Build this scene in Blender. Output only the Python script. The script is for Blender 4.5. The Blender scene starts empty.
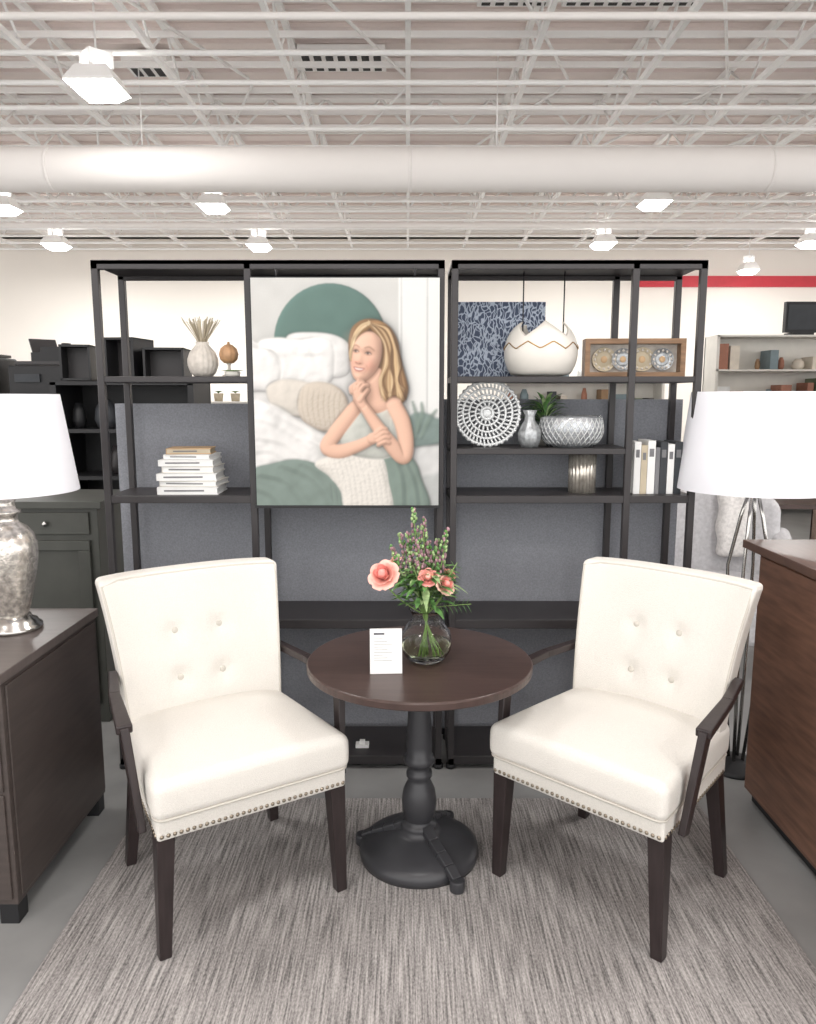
import bpy, math, random
import numpy as np
from mathutils import Vector, Matrix
random.seed(7)
S=bpy.context.scene
try:
    S.view_settings.view_transform='Standard'
except Exception as e: print(e)

def lin(c):
    c=c/255.0
    return c/12.92 if c<=0.04045 else ((c+0.055)/1.055)**2.4
def C(r,g,b): return (lin(r),lin(g),lin(b))

# ---------------- materials ----------------
def mat(name,col,rough=0.6,metal=0.0,var=0.06,nscale=8,bump=0.0,bscale=200,stretch=(1,1,1),emit=None,es=0,spec=0.5,trans=0,ior=1.45,coat=0,alpha=None):
    m=bpy.data.materials.new(name); m.use_nodes=True
    nt=m.node_tree; N=nt.nodes; L=nt.links; b=N['Principled BSDF']
    b.inputs['Roughness'].default_value=rough; b.inputs['Metallic'].default_value=metal
    b.inputs['Specular IOR Level'].default_value=spec
    b.inputs['Transmission Weight'].default_value=trans; b.inputs['IOR'].default_value=ior
    b.inputs['Coat Weight'].default_value=coat
    tc=N.new('ShaderNodeTexCoord'); mp=N.new('ShaderNodeMapping'); mp.inputs['Scale'].default_value=stretch
    L.new(tc.outputs['Object'],mp.inputs['Vector'])
    nz=N.new('ShaderNodeTexNoise'); nz.inputs['Scale'].default_value=nscale; nz.inputs['Detail'].default_value=5
    L.new(mp.outputs[0],nz.inputs['Vector'])
    rp=N.new('ShaderNodeValToRGB')
    lo=[max(0,c*(1-var*2)) for c in col]; hi=[min(1,c*(1+var*2)) for c in col]
    rp.color_ramp.elements[0].position=0.3; rp.color_ramp.elements[1].position=0.7
    rp.color_ramp.elements[0].color=(*lo,1); rp.color_ramp.elements[1].color=(*hi,1)
    L.new(nz.outputs['Fac'],rp.inputs['Fac']); L.new(rp.outputs[0],b.inputs['Base Color'])
    if bump>0:
        n2=N.new('ShaderNodeTexNoise'); n2.inputs['Scale'].default_value=bscale; n2.inputs['Detail'].default_value=2
        L.new(mp.outputs[0],n2.inputs['Vector'])
        bp=N.new('ShaderNodeBump'); bp.inputs['Strength'].default_value=bump; bp.inputs['Distance'].default_value=0.003
        L.new(n2.outputs['Fac'],bp.inputs['Height']); L.new(bp.outputs[0],b.inputs['Normal'])
    if emit:
        b.inputs['Emission Color'].default_value=(*emit,1); b.inputs['Emission Strength'].default_value=es
    return m

M={}
M['black']=mat('shelf_black_metal',C(52,49,50),0.42,var=0.05)
M['espresso']=mat('espresso_wood',C(70,55,51),0.30,var=0.10,nscale=6,stretch=(1,14,1))
M['pedestal']=mat('pedestal_black_paint',C(56,56,59),0.38)
M['chairwood']=mat('chair_dark_wood',C(46,38,38),0.35,var=0.1,stretch=(8,8,1))
M['cream']=mat('cream_linen',C(219,215,208),0.95,var=0.03,nscale=320,bump=0.6,bscale=420,spec=0.1)
M['creamseam']=mat('cream_piping',C(196,191,182),0.9,var=0.02,spec=0.1)
M['nail']=mat('nailhead_metal',C(150,140,125),0.3,metal=1)
M['partition']=mat('partition_fabric',C(140,142,148),0.95,var=0.07,nscale=160,bump=0.4,bscale=350)
M['cab_l']=mat('charcoal_wood',C(70,62,59),0.42,var=0.08,nscale=5,stretch=(1,1,8))
M['cab_top']=mat('charcoal_wood_top',C(92,84,81),0.35,var=0.06,nscale=5,stretch=(1,8,1))
M['walnut']=mat('walnut_wood',C(112,82,67),0.4,var=0.14,nscale=5,stretch=(10,1.2,10))
M['walnut_top']=mat('walnut_top',C(92,70,60),0.3,var=0.1,nscale=5,stretch=(10,1,1))
M['greencab']=mat('dark_green_paint',C(64,65,60),0.45)
M['shade']=mat('white_lamp_shade',C(230,230,235),0.9,var=0.01,bump=0.15,bscale=600,spec=0.1)
M['chrome']=mat('brushed_nickel',C(190,188,184),0.22,metal=1,var=0.03)
M['white']=mat('white_ceramic',C(218,214,206),0.4,var=0.02)
M['offwhite']=mat('offwhite_ceramic',C(200,193,184),0.7,var=0.06,nscale=40,bump=0.3,bscale=120)
M['plate']=mat('silvery_white_glass',C(208,210,210),0.25,metal=0.25,var=0.04)
M['gold']=mat('gold_metal',C(190,150,95),0.3,metal=0.9)
M['gourd']=mat('orange_gourd',C(182,142,106),0.5,var=0.12,nscale=30)
M['silver']=mat('silver_glaze',C(165,168,170),0.35,metal=0.5,var=0.15,nscale=60,bump=0.4,bscale=100)
M['cutglass']=mat('cut_glass',C(200,204,208),0.12,metal=0.35,var=0.12,nscale=50,trans=0.45,ior=1.4,bump=0.6,bscale=60)
M['silverglass']=mat('ribbed_silver_glass',C(196,190,180),0.22,metal=0.65,var=0.12,nscale=40)
M['paper']=mat('paper_white',C(230,230,228),0.7,var=0.02)
M['tan']=mat('tan_cover',C(190,160,125),0.7)
M['ink']=mat('ink_gray',C(90,90,95),0.8)
M['red']=mat('red_paint',C(205,60,72),0.5,var=0.02)
M['wallc']=mat('cream_wall_paint',C(246,240,232),0.8,var=0.01,nscale=0.5)
M['ceilw']=mat('ceiling_deck_paint',C(242,230,225),0.8,var=0.02,nscale=0.6)
M['joist']=mat('ceiling_steel_paint',C(254,252,250),0.6,var=0.01)
M['duct']=mat('duct_paint',C(248,243,239),0.8,var=0.01,nscale=1,spec=0.1)
M['vent']=mat('vent_dark',C(50,48,48),0.7)
M['lens']=mat('lamp_lens',(1,1,1),0.5,var=0,emit=(1.0,0.99,0.97),es=18)
M['woodlight']=mat('oak_wood',C(136,106,80),0.5,var=0.15,nscale=6,stretch=(1,10,10))
M['woodfar']=mat('taupe_wood',C(120,102,90),0.5,var=0.12,nscale=6,stretch=(1,10,10))
M['leaf']=mat('leaf_green',C(88,130,70),0.6,var=0.25,nscale=40)
M['leaf2']=mat('leaf_pale_green',C(146,170,118),0.6,var=0.2,nscale=40)
M['stem']=mat('stem_green',C(120,150,82),0.6)
M['pink']=mat('petal_pink',C(246,188,174),0.6,var=0.06,nscale=30)
M['peach']=mat('petal_peach',C(246,202,182),0.6,var=0.06,nscale=30)
M['pinkd']=mat('petal_rose',C(238,160,150),0.6,var=0.06,nscale=30)
M['heather']=mat('heather_mauve',C(152,120,126),0.8,var=0.25,nscale=60)
M['reed']=mat('dry_reed',C(190,178,155),0.8)
M['grayfab']=mat('gray_upholstery',C(140,138,142),0.9,var=0.06,nscale=60,bump=0.4,bscale=300)
M['lightfab']=mat('pale_gray_upholstery',C(192,191,193),0.9,var=0.06,nscale=45,bump=0.4,bscale=200)
M['throw']=mat('white_throw',C(222,219,216),0.95,var=0.08,nscale=50,bump=0.6,bscale=100)
M['bblack']=mat('matte_black',C(30,30,32),0.5)
M['bookgray']=mat('book_gray',C(120,120,122),0.7)
M['bookdark']=mat('book_charcoal',C(55,58,62),0.6)
M['water']=mat('vase_water',C(232,240,212),0.0,var=0,trans=1.0,ior=1.08)
M['glass']=mat('clear_glass',(0.985,0.995,0.99),0.0,var=0,trans=1.0,ior=1.22,bump=0.5,bscale=45)
M['mercury']=mat('mercury_glass',C(208,202,194),0.22,metal=0.75,var=0.2,nscale=55,bump=0.3,bscale=120)

def rug_mat():
    m=bpy.data.materials.new('woven_rug'); m.use_nodes=True
    nt=m.node_tree;N=nt.nodes;L=nt.links;b=N['Principled BSDF'];b.inputs['Roughness'].default_value=0.95
    b.inputs['Specular IOR Level'].default_value=0.1
    tc=N.new('ShaderNodeTexCoord')
    mp=N.new('ShaderNodeMapping'); mp.inputs['Scale'].default_value=(150,5,1); L.new(tc.outputs['Object'],mp.inputs[0])
    n=N.new('ShaderNodeTexNoise'); n.inputs['Scale'].default_value=1.0; n.inputs['Detail'].default_value=3; L.new(mp.outputs[0],n.inputs['Vector'])
    mp2=N.new('ShaderNodeMapping'); mp2.inputs['Scale'].default_value=(210,90,1); L.new(tc.outputs['Object'],mp2.inputs[0])
    n2=N.new('ShaderNodeTexNoise'); n2.inputs['Scale'].default_value=1.0; n2.inputs['Detail'].default_value=2; L.new(mp2.outputs[0],n2.inputs['Vector'])
    mx=N.new('ShaderNodeMath'); mx.operation='MULTIPLY_ADD'; mx.inputs[1].default_value=0.35
    L.new(n2.outputs['Fac'],mx.inputs[0]); 
    ml=N.new('ShaderNodeMath'); ml.operation='MULTIPLY'; ml.inputs[1].default_value=0.65; L.new(n.outputs['Fac'],ml.inputs[0]); L.new(ml.outputs[0],mx.inputs[2])
    rp=N.new('ShaderNodeValToRGB'); rp.color_ramp.elements[0].position=0.36; rp.color_ramp.elements[1].position=0.64
    rp.color_ramp.elements[0].color=(*C(98,95,94),1); rp.color_ramp.elements[1].color=(*C(182,177,174),1)
    L.new(mx.outputs[0],rp.inputs[0]); L.new(rp.outputs[0],b.inputs['Base Color'])
    bp=N.new('ShaderNodeBump'); bp.inputs['Strength'].default_value=0.5; bp.inputs['Distance'].default_value=0.004
    L.new(mx.outputs[0],bp.inputs['Height']); L.new(bp.outputs[0],b.inputs['Normal'])
    return m
def art_mat():
    m=bpy.data.materials.new('navy_foliage_print'); m.use_nodes=True
    nt=m.node_tree;N=nt.nodes;L=nt.links;b=N['Principled BSDF'];b.inputs['Roughness'].default_value=0.6
    tc=N.new('ShaderNodeTexCoord')
    n=N.new('ShaderNodeTexNoise'); n.inputs['Scale'].default_value=14; n.inputs['Detail'].default_value=2
    L.new(tc.outputs['Object'],n.inputs['Vector'])
    ad=N.new('ShaderNodeVectorMath'); ad.operation='MULTIPLY_ADD'; ad.inputs[1].default_value=(0.08,0.08,0.08)
    L.new(n.outputs['Color'],ad.inputs[0]); L.new(tc.outputs['Object'],ad.inputs[2])
    mp=N.new('ShaderNodeMapping'); mp.inputs['Scale'].default_value=(62,62,24); mp.inputs['Rotation'].default_value=(0,0.6,0); L.new(ad.outputs[0],mp.inputs[0])
    v=N.new('ShaderNodeTexVoronoi'); v.feature='DISTANCE_TO_EDGE'; v.inputs['Scale'].default_value=1; L.new(mp.outputs[0],v.inputs['Vector'])
    rp=N.new('ShaderNodeValToRGB'); rp.color_ramp.elements[0].position=0.05; rp.color_ramp.elements[1].position=0.15
    rp.color_ramp.elements[0].color=(*C(170,180,195),1); rp.color_ramp.elements[1].color=(*C(56,68,92),1)
    L.new(v.outputs['Distance'],rp.inputs[0]); L.new(rp.outputs[0],b.inputs['Base Color'])
    return m
M['rug']=rug_mat(); M['concrete']=mat('polished_concrete',C(142,142,141),0.38,var=0.07,nscale=3); M['art']=art_mat()

# ---------------- mesh builder ----------------
def frame(p1,p2,up=Vector((0,0,1))):
    d=(Vector(p2)-Vector(p1)); d.normalize()
    if abs(d.dot(up))>0.98: up=Vector((0,1,0))
    a=d.cross(up).normalized(); b=a.cross(d).normalized()
    return d,a,b
class MB:
    def __init__(s): s.v=[];s.f=[];s.fm=[];s.fs=[];s.mats=[]
    def mi(s,m):
        m=M[m] if isinstance(m,str) else m
        if m not in s.mats: s.mats.append(m)
        return s.mats.index(m)
    def add(s,vs,fs,m,smooth=False,T=None):
        o=len(s.v); i=s.mi(m)
        for p in vs:
            p=Vector(p)
            if T is not None: p=T@p
            s.v.append(tuple(p))
        for f in fs: s.f.append(tuple(o+k for k in f)); s.fm.append(i); s.fs.append(smooth)
    def box(s,c,size,m,T=None):
        x,y,z=c; a,b,h=[k/2 for k in size]
        vs=[(x+i*a,y+j*b,z+k*h) for i in(-1,1) for j in(-1,1) for k in(-1,1)]
        fs=[(0,1,3,2),(4,6,7,5),(0,4,5,1),(2,3,7,6),(0,2,6,4),(1,5,7,3)]
        s.add(vs,fs,m,False,T)
    def bb(s,x0,x1,y0,y1,z0,z1,m,T=None): s.box(((x0+x1)/2,(y0+y1)/2,(z0+z1)/2),(x1-x0,y1-y0,z1-z0),m,T)
    def beam(s,p1,p2,w,h,m,w2=None,h2=None,up=Vector((0,0,1))):
        w2=w if w2 is None else w2; h2=h if h2 is None else h2
        d,a,b=frame(p1,p2,up); p1=Vector(p1);p2=Vector(p2)
        vs=[]
        for p,ww,hh in((p1,w,h),(p2,w2,h2)):
            for i,j in((-1,-1),(1,-1),(1,1),(-1,1)): vs.append(p+a*i*ww/2+b*j*hh/2)
        s.add(vs,[(3,2,1,0),(4,5,6,7),(0,1,5,4),(1,2,6,5),(2,3,7,6),(3,0,4,7)],m)
    def cyl(s,p1,p2,r,m,n=16,r2=None,smooth=True):
        s.tube([p1,p2],[r,r if r2 is None else r2],m,n,smooth)
    def tube(s,pts,r,m,n=8,smooth=True,closed=False):
        pts=[Vector(p) for p in pts]; k=len(pts)
        rs=r if isinstance(r,(list,tuple)) else [r]*k
        vs=[]; pa=None
        for i,p in enumerate(pts):
            q0=pts[i-1] if (i>0 or closed) else p; q1=pts[(i+1)%k] if (i<k-1 or closed) else p
            d=(q1-q0)
            if d.length<1e-9: d=Vector((0,0,1))
            d.normalize()
            if pa is None:
                up=Vector((0,0,1)) if abs(d.z)<0.9 else Vector((1,0,0))
                a=d.cross(up).normalized()
            else:
                a=(pa-d*pa.dot(d))
                a=a.normalized() if a.length>1e-6 else d.orthogonal().normalized()
            pa=a; b=d.cross(a)
            for j in range(n):
                t=2*math.pi*j/n; vs.append(p+(a*math.cos(t)+b*math.sin(t))*rs[i])
        fs=[]
        for i in range(k if closed else k-1):
            i2=(i+1)%k
            for j in range(n):
                j2=(j+1)%n; fs.append((i*n+j,i*n+j2,i2*n+j2,i2*n+j))
        s.add(vs,fs,m,smooth)
        if not closed:
            o=len(s.v)-k*n; mi=s.mi(m)
            s.f.append(tuple(o+j for j in range(n))[::-1]); s.fm.append(mi); s.fs.append(False)
            s.f.append(tuple(o+(k-1)*n+j for j in range(n))); s.fm.append(mi); s.fs.append(False)
    def lathe(s,prof,m,n=40,c=(0,0,0),T=None,caps=True,rib=0,ribn=0,smooth=True):
        vs=[];k=len(prof)
        for r,z in prof:
            for j in range(n):
                t=2*math.pi*j/n; rr=r*(1+rib*math.cos(ribn*t)) if rib else r
                vs.append((c[0]+rr*math.cos(t),c[1]+rr*math.sin(t),c[2]+z))
        fs=[(i*n+j,i*n+(j+1)%n,(i+1)*n+(j+1)%n,(i+1)*n+j) for i in range(k-1) for j in range(n)]
        if caps:
            if prof[0][0]>1e-4: fs.append(tuple(range(n))[::-1])
            if prof[-1][0]>1e-4: fs.append(tuple((k-1)*n+j for j in range(n)))
        s.add(vs,fs,m,smooth,T)
    def sph(s,c,r,m,n=14,k=8,T=None):
        if not isinstance(r,(tuple,list)): r=(r,r,r)
        vs=[];
        for i in range(k+1):
            ph=math.pi*i/k
            rr=max(math.sin(ph),1e-3)
            for j in range(n):
                t=2*math.pi*j/n; vs.append((c[0]+r[0]*rr*math.cos(t),c[1]+r[1]*rr*math.sin(t),c[2]-r[2]*math.cos(ph)))
        fs=[(i*n+j,i*n+(j+1)%n,(i+1)*n+(j+1)%n,(i+1)*n+j) for i in range(k) for j in range(n)]
        s.add(vs,fs,m,True,T)
    def rbox(s,c,h,r,m,n=(16,16,8),fn=None,T=None):
        idx={};vs=[];fs=[]
        def ax(hh,k):
            inner=hh-r
            a=[-hh,-hh+r*0.15,-hh+r*0.45,-hh+r*0.8]
            mid=list(np.linspace(-inner,inner,max(2,k)))
            return a+mid+[-q for q in a[::-1]]
        A=[ax(h[i],n[i]) for i in range(3)]
        def vert(p):
            key=tuple(round(q,6) for q in p)
            if key in idx: return idx[key]
            q=[max(-(h[i]-r),min(h[i]-r,p[i])) for i in range(3)]
            d=Vector([p[i]-q[i] for i in range(3)])
            if d.length>1e-9: d=d.normalized()*r
            o=Vector(q)+d
            if fn: o=Vector(fn(o.x,o.y,o.z))
            idx[key]=len(vs); vs.append((o.x+c[0],o.y+c[1],o.z+c[2])); return idx[key]
        for axis in range(3):
            u,v=[(1,2),(2,0),(0,1)][axis]
            for sg in(-1,1):
                for i in range(len(A[u])-1):
                    for j in range(len(A[v])-1):
                        q=[]
                        for (a,b) in((i,j),(i+1,j),(i+1,j+1),(i,j+1)):
                            p=[0,0,0]; p[axis]=sg*h[axis]; p[u]=A[u][a]; p[v]=A[v][b]; q.append(vert(p))
                        if len(set(q))<4: continue
                        fs.append(tuple(q) if sg>0 else tuple(q[::-1]))
        s.add(vs,fs,m,True,T)
    def leaf(s,p,d,l,w,m,droop=0.3,n=5):
        p=Vector(p); d=Vector(d).normalized(); side=d.cross(Vector((0,0,1)))
        if side.length<1e-3: side=Vector((1,0,0))
        side.normalize(); up=side.cross(d)
        vs=[];fs=[]
        for i in range(n+1):
            t=i/n; q=p+d*l*t-Vector((0,0,1))*droop*l*t*t
            ww=w*math.sin(math.pi*min(1,t*0.93+0.05))*0.5
            vs+= [q-side*ww+up*ww*0.25,q,q+side*ww+up*ww*0.25]
        for i in range(n):
            a=i*3; fs+=[(a,a+1,a+4,a+3),(a+1,a+2,a+5,a+4)]
        s.add(vs,fs,m,True)
    def obj(s,name,loc=(0,0,0),rotz=0,bevel=0,parent=None,seg=2):
        me=bpy.data.meshes.new(name); me.from_pydata(s.v,[],s.f)
        for m in s.mats: me.materials.append(m)
        me.polygons.foreach_set('material_index',s.fm); me.polygons.foreach_set('use_smooth',s.fs); me.update()
        o=bpy.data.objects.new(name,me); S.collection.objects.link(o); o.location=loc; o.rotation_euler=(0,0,rotz)
        if bevel:
            b=o.modifiers.new('bevel','BEVEL'); b.width=bevel; b.segments=seg; b.limit_method='ANGLE'; b.angle_limit=math.radians(50)
        if parent: o.parent=parent
        return o
def empty(name,loc=(0,0,0),rotz=0):
    e=bpy.data.objects.new(name,None); S.collection.objects.link(e); e.location=loc; e.rotation_euler=(0,0,rotz); e.empty_display_size=0.1; return e

# ---------------- room ----------------
XW=18
b=MB(); b.bb(-XW,XW,-4,18,-0.1,0,'concrete'); b.obj('floor')
b=MB(); b.bb(-XW,XW,18,18.15,0,5.6,'wallc'); b.obj('wall_back')
b=MB(); b.bb(5.2,13.9,17.93,17.999,4.14,4.38,'red'); b.obj('trim_1')
b=MB(); b.bb(-XW,XW,-4,18,5.5,5.6,'ceilw')
for i in range(60): b.bb(-XW,XW,-4+i*0.37,-4+i*0.37+0.12,5.46,5.5,'ceilw')
b.obj('ceiling')
b=MB()
y=3.0
while y<17.8:
    b.cyl((-17.9,y,4.93),(17.9,y,4.93),0.027,'joist',6)
    b.bb(-17.9,17.9,y+0.3,y+0.33,5.2,5.26,'joist')
    y+=0.70
x=-16.25
while x<17:
    b.bb(x-0.025,x+0.025,-1,17.9,4.97,5.03,'joist'); b.bb(x-0.03,x+0.03,-1,17.9,5.38,5.45,'joist')
    yy=4.0;k=0
    while yy<17.5:
        z0,z1=(5.0,5.4) if k%2==0 else (5.4,5.0)
        b.cyl((x,yy,z0),(x,yy+0.5,z1),0.015,'joist',5); yy+=0.5;k+=1
    x+=1.25
for yy in (6.2,10.4,14.6):
    b.bb(-17.9,17.9,yy-0.07,yy+0.07,5.05,5.09,'joist'); b.bb(-17.9,17.9,yy-0.07,yy+0.07,5.4,5.44,'joist')
    xx=-17.5;k=0
    while xx<17.4:
        z0,z1=(5.07,5.42) if k%2==0 else (5.42,5.07)
        b.cyl((xx,yy,z0),(xx+0.35,yy,z1),0.018,'joist',5); xx+=0.35;k+=1
for i in range(-7,8):
    b.cyl((i*1.8,5,5.2),(i*1.8+1.8,9.2,5.2),0.018,'joist',5); b.cyl((i*1.8+1.8,9.4,5.2),(i*1.8,14,5.2),0.018,'joist',5)
b.obj('ceiling_joists')
b=MB(); b.cyl((-17,9,4.17),(17,9,4.17),0.235,'duct',48)
for xx in range(-12,13,4): b.cyl((xx,9,4.17),(xx+0.04,9,4.17),0.238,'duct',40)
for xx in range(-12,13,4):
    b.cyl((xx+1,9.1,4.2),(xx+1,9.1,5.4),0.008,'joist',5)
b.obj('air_duct')
b=MB(); b.cyl((-17,14.5,4.75),(17,14.5,4.75),0.05,'duct',16); b.cyl((-17,6.9,4.8),(17,6.9,4.8),0.03,'duct',12); b.obj('sprinkler_pipe')
def vent(x,y,w):
    b=MB(); b.bb(-w/2,w/2,-0.22,0.22,0,0.1,'joist')
    n=int(w/0.13)
    for i in range(n): b.bb(-w/2+0.04+i*0.13,-w/2+0.04+i*0.13+0.08,-0.18,0.18,-0.01,0.0,'vent')
    b.obj('ceiling_vent',(x,y,5.3))
vent(-0.72,9.05,0.95); vent(1.0,7.6,0.7); vent(2.1,7.6,1.3); vent(-2.9,9.2,.5)

def fixture(x,y,z=4.62,s=0.5,power=80):
    e=empty('high_bay_light',(x,y,z))
    b=MB(); b.lathe([(s*0.30,0.10),(s*0.34,0.08),(s*0.5,-0.05),(s*0.5,-0.07)],'joist',4,caps=False,smooth=False)
    b.box((0,0,0.17),(s*0.35,s*0.35,0.14),'joist'); b.cyl((0,0,0.2),(0,0,0.8),0.01,'joist',6)
    b.obj('housing',rotz=math.pi/4,parent=e)
    b=MB(); b.lathe([(s*0.46,-0.03),(s*0.46,-0.08),(s*0.30,-0.15),(0,-0.15)],'lens',4,smooth=False); b.obj('lens',rotz=math.pi/4,parent=e)
    if power:
        l=bpy.data.lights.new('light','AREA'); l.shape='SQUARE'; l.size=s*1.6; l.energy=power; l.color=(1,0.985,0.965)
        o=bpy.data.objects.new('lamp_area',l); S.collection.objects.link(o); o.location=(0,0,-0.16); o.parent=e
fixture(-2.95,7.75,s=0.66,power=8)
for (x,y) in((3.74,12.1),(-3.0,12.3),(-6.3,12.4)): fixture(x,y,s=0.6,power=110)
for (x,y) in((-6.8,15.3),(-2.9,15.4),(3.75,15.2),(7.7,15.1)): fixture(x,y,s=0.62,power=110)
for (x,y) in((-2.6,3.0),(2.6,3.0),(0,0.8),(-3,-1.5),(3,-1.5)): fixture(x,y,power=50)
fixture(7.3,16.9,4.4,0.5,0)

w=bpy.data.worlds.new('World'); S.world=w; w.use_nodes=True
w.node_tree.nodes['Background'].inputs[0].default_value=(1,0.985,0.972,1); w.node_tree.nodes['Background'].inputs[1].default_value=2.5

b=MB(); b.rbox((0,0,0),(1.13,0.86,0.006),0.005,'rug',(4,4,2)); b.obj('area_rug',(0.055,2.07,0.006))

# ---------------- shelving units ----------------
def shelf_unit(name,x0,x1,mid,shelves):
    b=MB(); p=0.028; yf,yb=3.2,3.52; H=2.2
    for x in (x0+p/2,x1-p/2,mid):
        for y in (yf+p/2,yb-p/2):
            b.box((x,y,H/2+0.01),(p,p,H-0.02),'black')
            if x!=mid: b.cyl((x,y,0),(x,y,0.02),0.022,'bblack',12)
    b.bb(x0,x1,yf,yb,H-0.018,H,'black')
    b.bb(x0,x1,yf,yf+p,H-0.036,H-0.0,'black'); b.bb(x0,x1,yb-p,yb,H-0.036,H-0.018,'black')
    for (a,c,z,t) in shelves: b.bb(a+0.002,c-0.002,yf+0.004,yb-0.004,z-t,z,'black')
    for x in (x0+p/2,x1-p/2):
        b.bb(x-p/2,x+p/2,yf,yb,0.0+0.02,0.05,'black')
    return b.obj(name,bevel=0.002,seg=1)
shelf_unit('etagere_shelf',-1.290,0.15,-0.655,[(-1.285,-0.64,1.735,0.024),(-1.285,0.15,1.235,0.032),(-1.285,0.15,0.69,0.04),(-1.285,0.15,0.06,0.04)])
shelf_unit('etagere_shelf',0.178,1.22,0.93,[(0.178,1.22,1.735,0.024),(0.178,0.945,1.435,0.024),(0.178,1.22,1.235,0.032),(0.178,1.22,0.69,0.04),(0.178,1.22,0.06,0.04)])
b=MB(); b.bb(-1.36,0.155,3.56,3.61,0.03,1.62,'partition'); b.bb(0.165,1.275,3.56,3.61,0.03,1.64,'partition')
b.bb(-1.37,1.285,3.555,3.615,0,0.03,'bblack'); b.obj('partition_panel')

# ---------------- poster (flat photographic print) ----------------
PW,PH=440,520
X0,X1,Y0,Y1=251.0,440.0,281.0,505.0
gx=np.linspace(X0,X1,PW); gy=np.linspace(Y0,Y1,PH); GX,GY=np.meshgrid(gx,gy); STEP=gx[1]-gx[0]
def cc(c): return np.array([lin(c[0]),lin(c[1]),lin(c[2])])
img=np.zeros((PH,PW,3)); img[:]=cc((208,207,203)); HT=np.zeros((PH,PW))
XF=None
def xf(P):
    P=np.array(P,float)
    if XF is None: return P
    ang,cx,cy,sc=XF; ca,sa=math.cos(ang),math.sin(ang)
    return np.stack([cx+sc*(P[...,0]*ca-P[...,1]*sa),cy+sc*(P[...,0]*sa+P[...,1]*ca)],-1)
def sn(sc,seed):
    r=np.random.RandomState(seed); h=int(PH/sc)+3; w_=int(PW/sc)+3; g=r.rand(h,w_)
    yi=np.arange(PH)/sc; xi=np.arange(PW)/sc; y0=yi.astype(int); x0=xi.astype(int); fy=(yi-y0)[:,None]; fx=(xi-x0)[None,:]
    fy=fy*fy*(3-2*fy); fx=fx*fx*(3-2*fx)
    return (g[y0][:,x0]*(1-fy)*(1-fx)+g[y0+1][:,x0]*fy*(1-fx)+g[y0][:,x0+1]*(1-fy)*fx+g[y0+1][:,x0+1]*fy*fx)-0.5
def spl(pts,n=7,closed=True):
    P=np.array(pts,float); k=len(P); out=[]
    for i in (range(k) if closed else range(k-1)):
        if closed: a,b_,c,d=P[i-1],P[i],P[(i+1)%k],P[(i+2)%k]
        else: a,b_,c,d=P[max(i-1,0)],P[i],P[i+1],P[min(i+2,k-1)]
        for j in range(n):
            t=j/n; out.append(0.5*((2*b_)+(-a+c)*t+(2*a-5*b_+4*c-d)*t*t+(-a+3*b_-3*c+d)*t**3))
    if not closed: out.append(P[-1])
    return np.array(out)
def window(x0,y0,x1,y1):
    ix=np.where((gx>=x0)&(gx<=x1))[0]; iy=np.where((gy>=y0)&(gy<=y1))[0]
    if len(ix)==0 or len(iy)==0: return None
    return (slice(iy[0],iy[-1]+1),slice(ix[0],ix[-1]+1))
def put(sl,mk,col,h=None):
    m3=mk[...,None]; img[sl]=img[sl]*(1-m3)+col*m3
    if h is not None: HT[sl]=HT[sl]*(1-mk)+h*mk
def poly(pts,col,soft=0.8,alpha=1.0,sm=True,z=None,amp=0,w=8,hn=None,grad=None,an=None):
    pts=xf(pts); P=spl(pts) if sm else np.array(pts,float)
    sl=window(P[:,0].min()-soft*2-1,P[:,1].min()-soft*2-1,P[:,0].max()+soft*2+1,P[:,1].max()+soft*2+1)
    if sl is None: return
    px=GX[sl]; py=GY[sl]; ins=np.zeros(px.shape,bool); dm=np.full(px.shape,1e9)
    for i in range(len(P)):
        ax,ay=P[i-1]; bx,by=P[i]; cond=((ay>py)!=(by>py)); xx=(bx-ax)*(py-ay)/((by-ay) if by!=ay else 1e-9)+ax; ins^=cond&(px<xx)
        dx,dy=bx-ax,by-ay; L2=dx*dx+dy*dy+1e-12; t=np.clip(((px-ax)*dx+(py-ay)*dy)/L2,0,1); dm=np.minimum(dm,np.hypot(px-ax-t*dx,py-ay-t*dy))
    sd=np.where(ins,dm,-dm); mk=np.clip(sd/soft*0.5+0.5,0,1); mk=mk*mk*(3-2*mk)*alpha
    c=np.broadcast_to(cc(col),px.shape+(3,)).copy()
    if grad is not None:
        ga,gb_,c2=grad; ga=xf(ga); gb_=xf(gb_); dd=gb_-ga; t=np.clip(((px-ga[0])*dd[0]+(py-ga[1])*dd[1])/dd.dot(dd),0,1)[...,None]; c=c*(1-t)+cc(c2)*t
    if an is not None: c=c*(1+an[sl][...,None])
    h=None
    if z is not None:
        q=1-np.clip(sd/w,0,1); h=z+amp*np.sqrt(np.clip(1-q*q,0,1))
        if hn is not None: h=h+hn[sl]
    put(sl,mk,c,h)
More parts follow.
